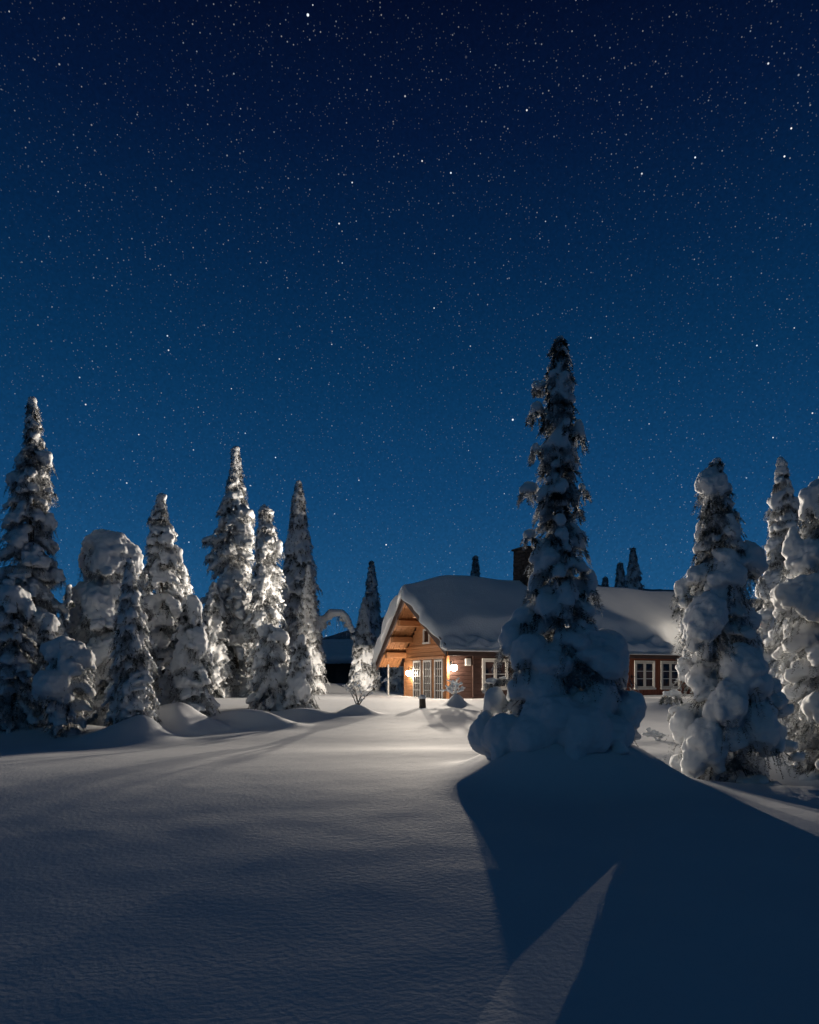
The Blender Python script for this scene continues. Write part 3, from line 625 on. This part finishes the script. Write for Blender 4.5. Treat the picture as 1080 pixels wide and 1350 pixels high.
stick_plant('frosted leafless sapling on a small mound before the bright little spruce', 472, 22.0, 1.0, 6, 3, .5, .026)
stick_plant('spiky snow dusted shrub on a mound in front of the corner lamp', 600, 25.9, .55, 5, 9, .6, .035, 'snowy_shrub', cat='shrub')
# stump in the snow in front of the doors
X, Y = (557-HX)*24.5/F, 24.5; st = empty('tree_stump', (X, Y, gz(X, Y))); tag(st, 'little dark stump with a rounded snow cap in front of the glazed doors', 'stump')
b = MB(); b.tube([(0, 0, -.1), (.01, 0, .05), (0, .01, .22), (0, 0, .34)], [.15, .125, .12, .115], 12); b.build('stump_wood', BARK, st)
link('snow_cap', snow_mesh('snow_cap', [(0, 0, .37, .15, .15, .09), (.03, 0, .40, .1, .11, .07), (-.04, .02, .36, .12, .1, .07)], .018, [(.1, .02)]), SNOW, st)
# arching snow covered birch between the cabin and the slender spruce
X, Y = (418-HX)*38/F, 38.0; ab = empty('bent_birch', (X, Y, gz(X, Y))); tag(ab, 'young birch bent into an arch by snow, right of the slender spruce', 'tree')
s = Y/F; arc = [(-16, 0), (-15, 30), (-10, 56), (-2, 76), (8, 92), (20, 101), (32, 102), (42, 92), (47, 76)]
b = MB(); zb = CZ-gz(X, Y); pts = [Vector((p[0]*s, .1*math.sin(p[1]*.05), p[1]*s)) for p in arc]
b.tube(pts, [.05-.004*i for i in range(len(arc))], 8); rg = random.Random(8); E = []; TPb = []; TDb = []; TLb = []
for i in range(2, len(pts)):
    for k in range(4):
        p = pts[i-1].lerp(pts[i], k/4); hz = max(.25, 1-abs(i+k/4-6)/4); E.append((p.x+rg.uniform(-.05, .05), p.y, p.z+.08+.12*hz, .13+.16*hz, .18+.18*hz, .09+.14*hz))
    for k in range(9 if i > 3 else 5):
        p = pts[i-1].lerp(pts[i], rg.random()); TPb.append(p); TDb.append(Vector((rg.uniform(-.2, .45), rg.uniform(-.4, .4), -1)).normalized()); TLb.append(rg.uniform(.3, .95))
        if k < 3: q = p+Vector((rg.uniform(-.05, .2), rg.uniform(-.15, .15), -rg.uniform(.1, .3))); E.append((q.x, q.y, q.z, .09, .09, .12))
rgn = np.random.RandomState(5)
V, Fc = blades(rgn, np.array([tuple(p) for p in TPb]), np.array([tuple(p) for p in TDb]), np.array(TLb), 16, .10, .017)
mk('hanging_twigs', V, Fc, NEEDLE_R, ab)
b.build('trunk', BARK, ab, True); link('snow_load', snow_mesh('snow_load', E, .028, [(.12, .05)]), SNOW_F, ab)
# tiny bent sapling in the gap beside the right spruce
stick_plant('tiny bowed sapling in the snow between the two big right hand spruces', 868, 15.0, .3, 3, 21, .5, .03, 'frosted_sapling')
# ------------------------------------------------------------------ second cabin, far back on the left
c2 = empty('dark_cabin', ((447-HX)*52/F, 52, gz(-5, 52))); tag(c2, 'small unlit log cabin far back between the trees left of the gable', 'cabin')
b = MB()
for k in range(10): b.box(-1.6, 1.9, 0, 3, -.2+.22*k, -.2+.22*k+.2); b.box(-1.55, 1.85, .04, 2.9, -.02+.22*k, .02+.22*k)
b.build('wall', DARKW, c2)
b = MB(); b.prism([(-.7, 1.95), (1.5, 3.1), (3.7, 1.95), (3.7, 1.85), (-.7, 1.85)], -2.0, 2.3, lambda p, d: (d, p[0], p[1])); r2_ = b.build('roof', TRIM, c2)
E = [(x, y, 2.15+(1.3-abs(y-1.5)*.55), .75, .75, .45) for x in np.arange(-1.9, 2.3, .4) for y in np.arange(-.6, 3.7, .4)]
link('roof_snow', snow_mesh('roof_snow', E, .09, [(.5, .12)]), SNOW_F, r2_)
b = MB(); b.box(-.2, .65, -.05, -.003, -.1, 1.75); d2 = b.build('door', TRIM, c2)
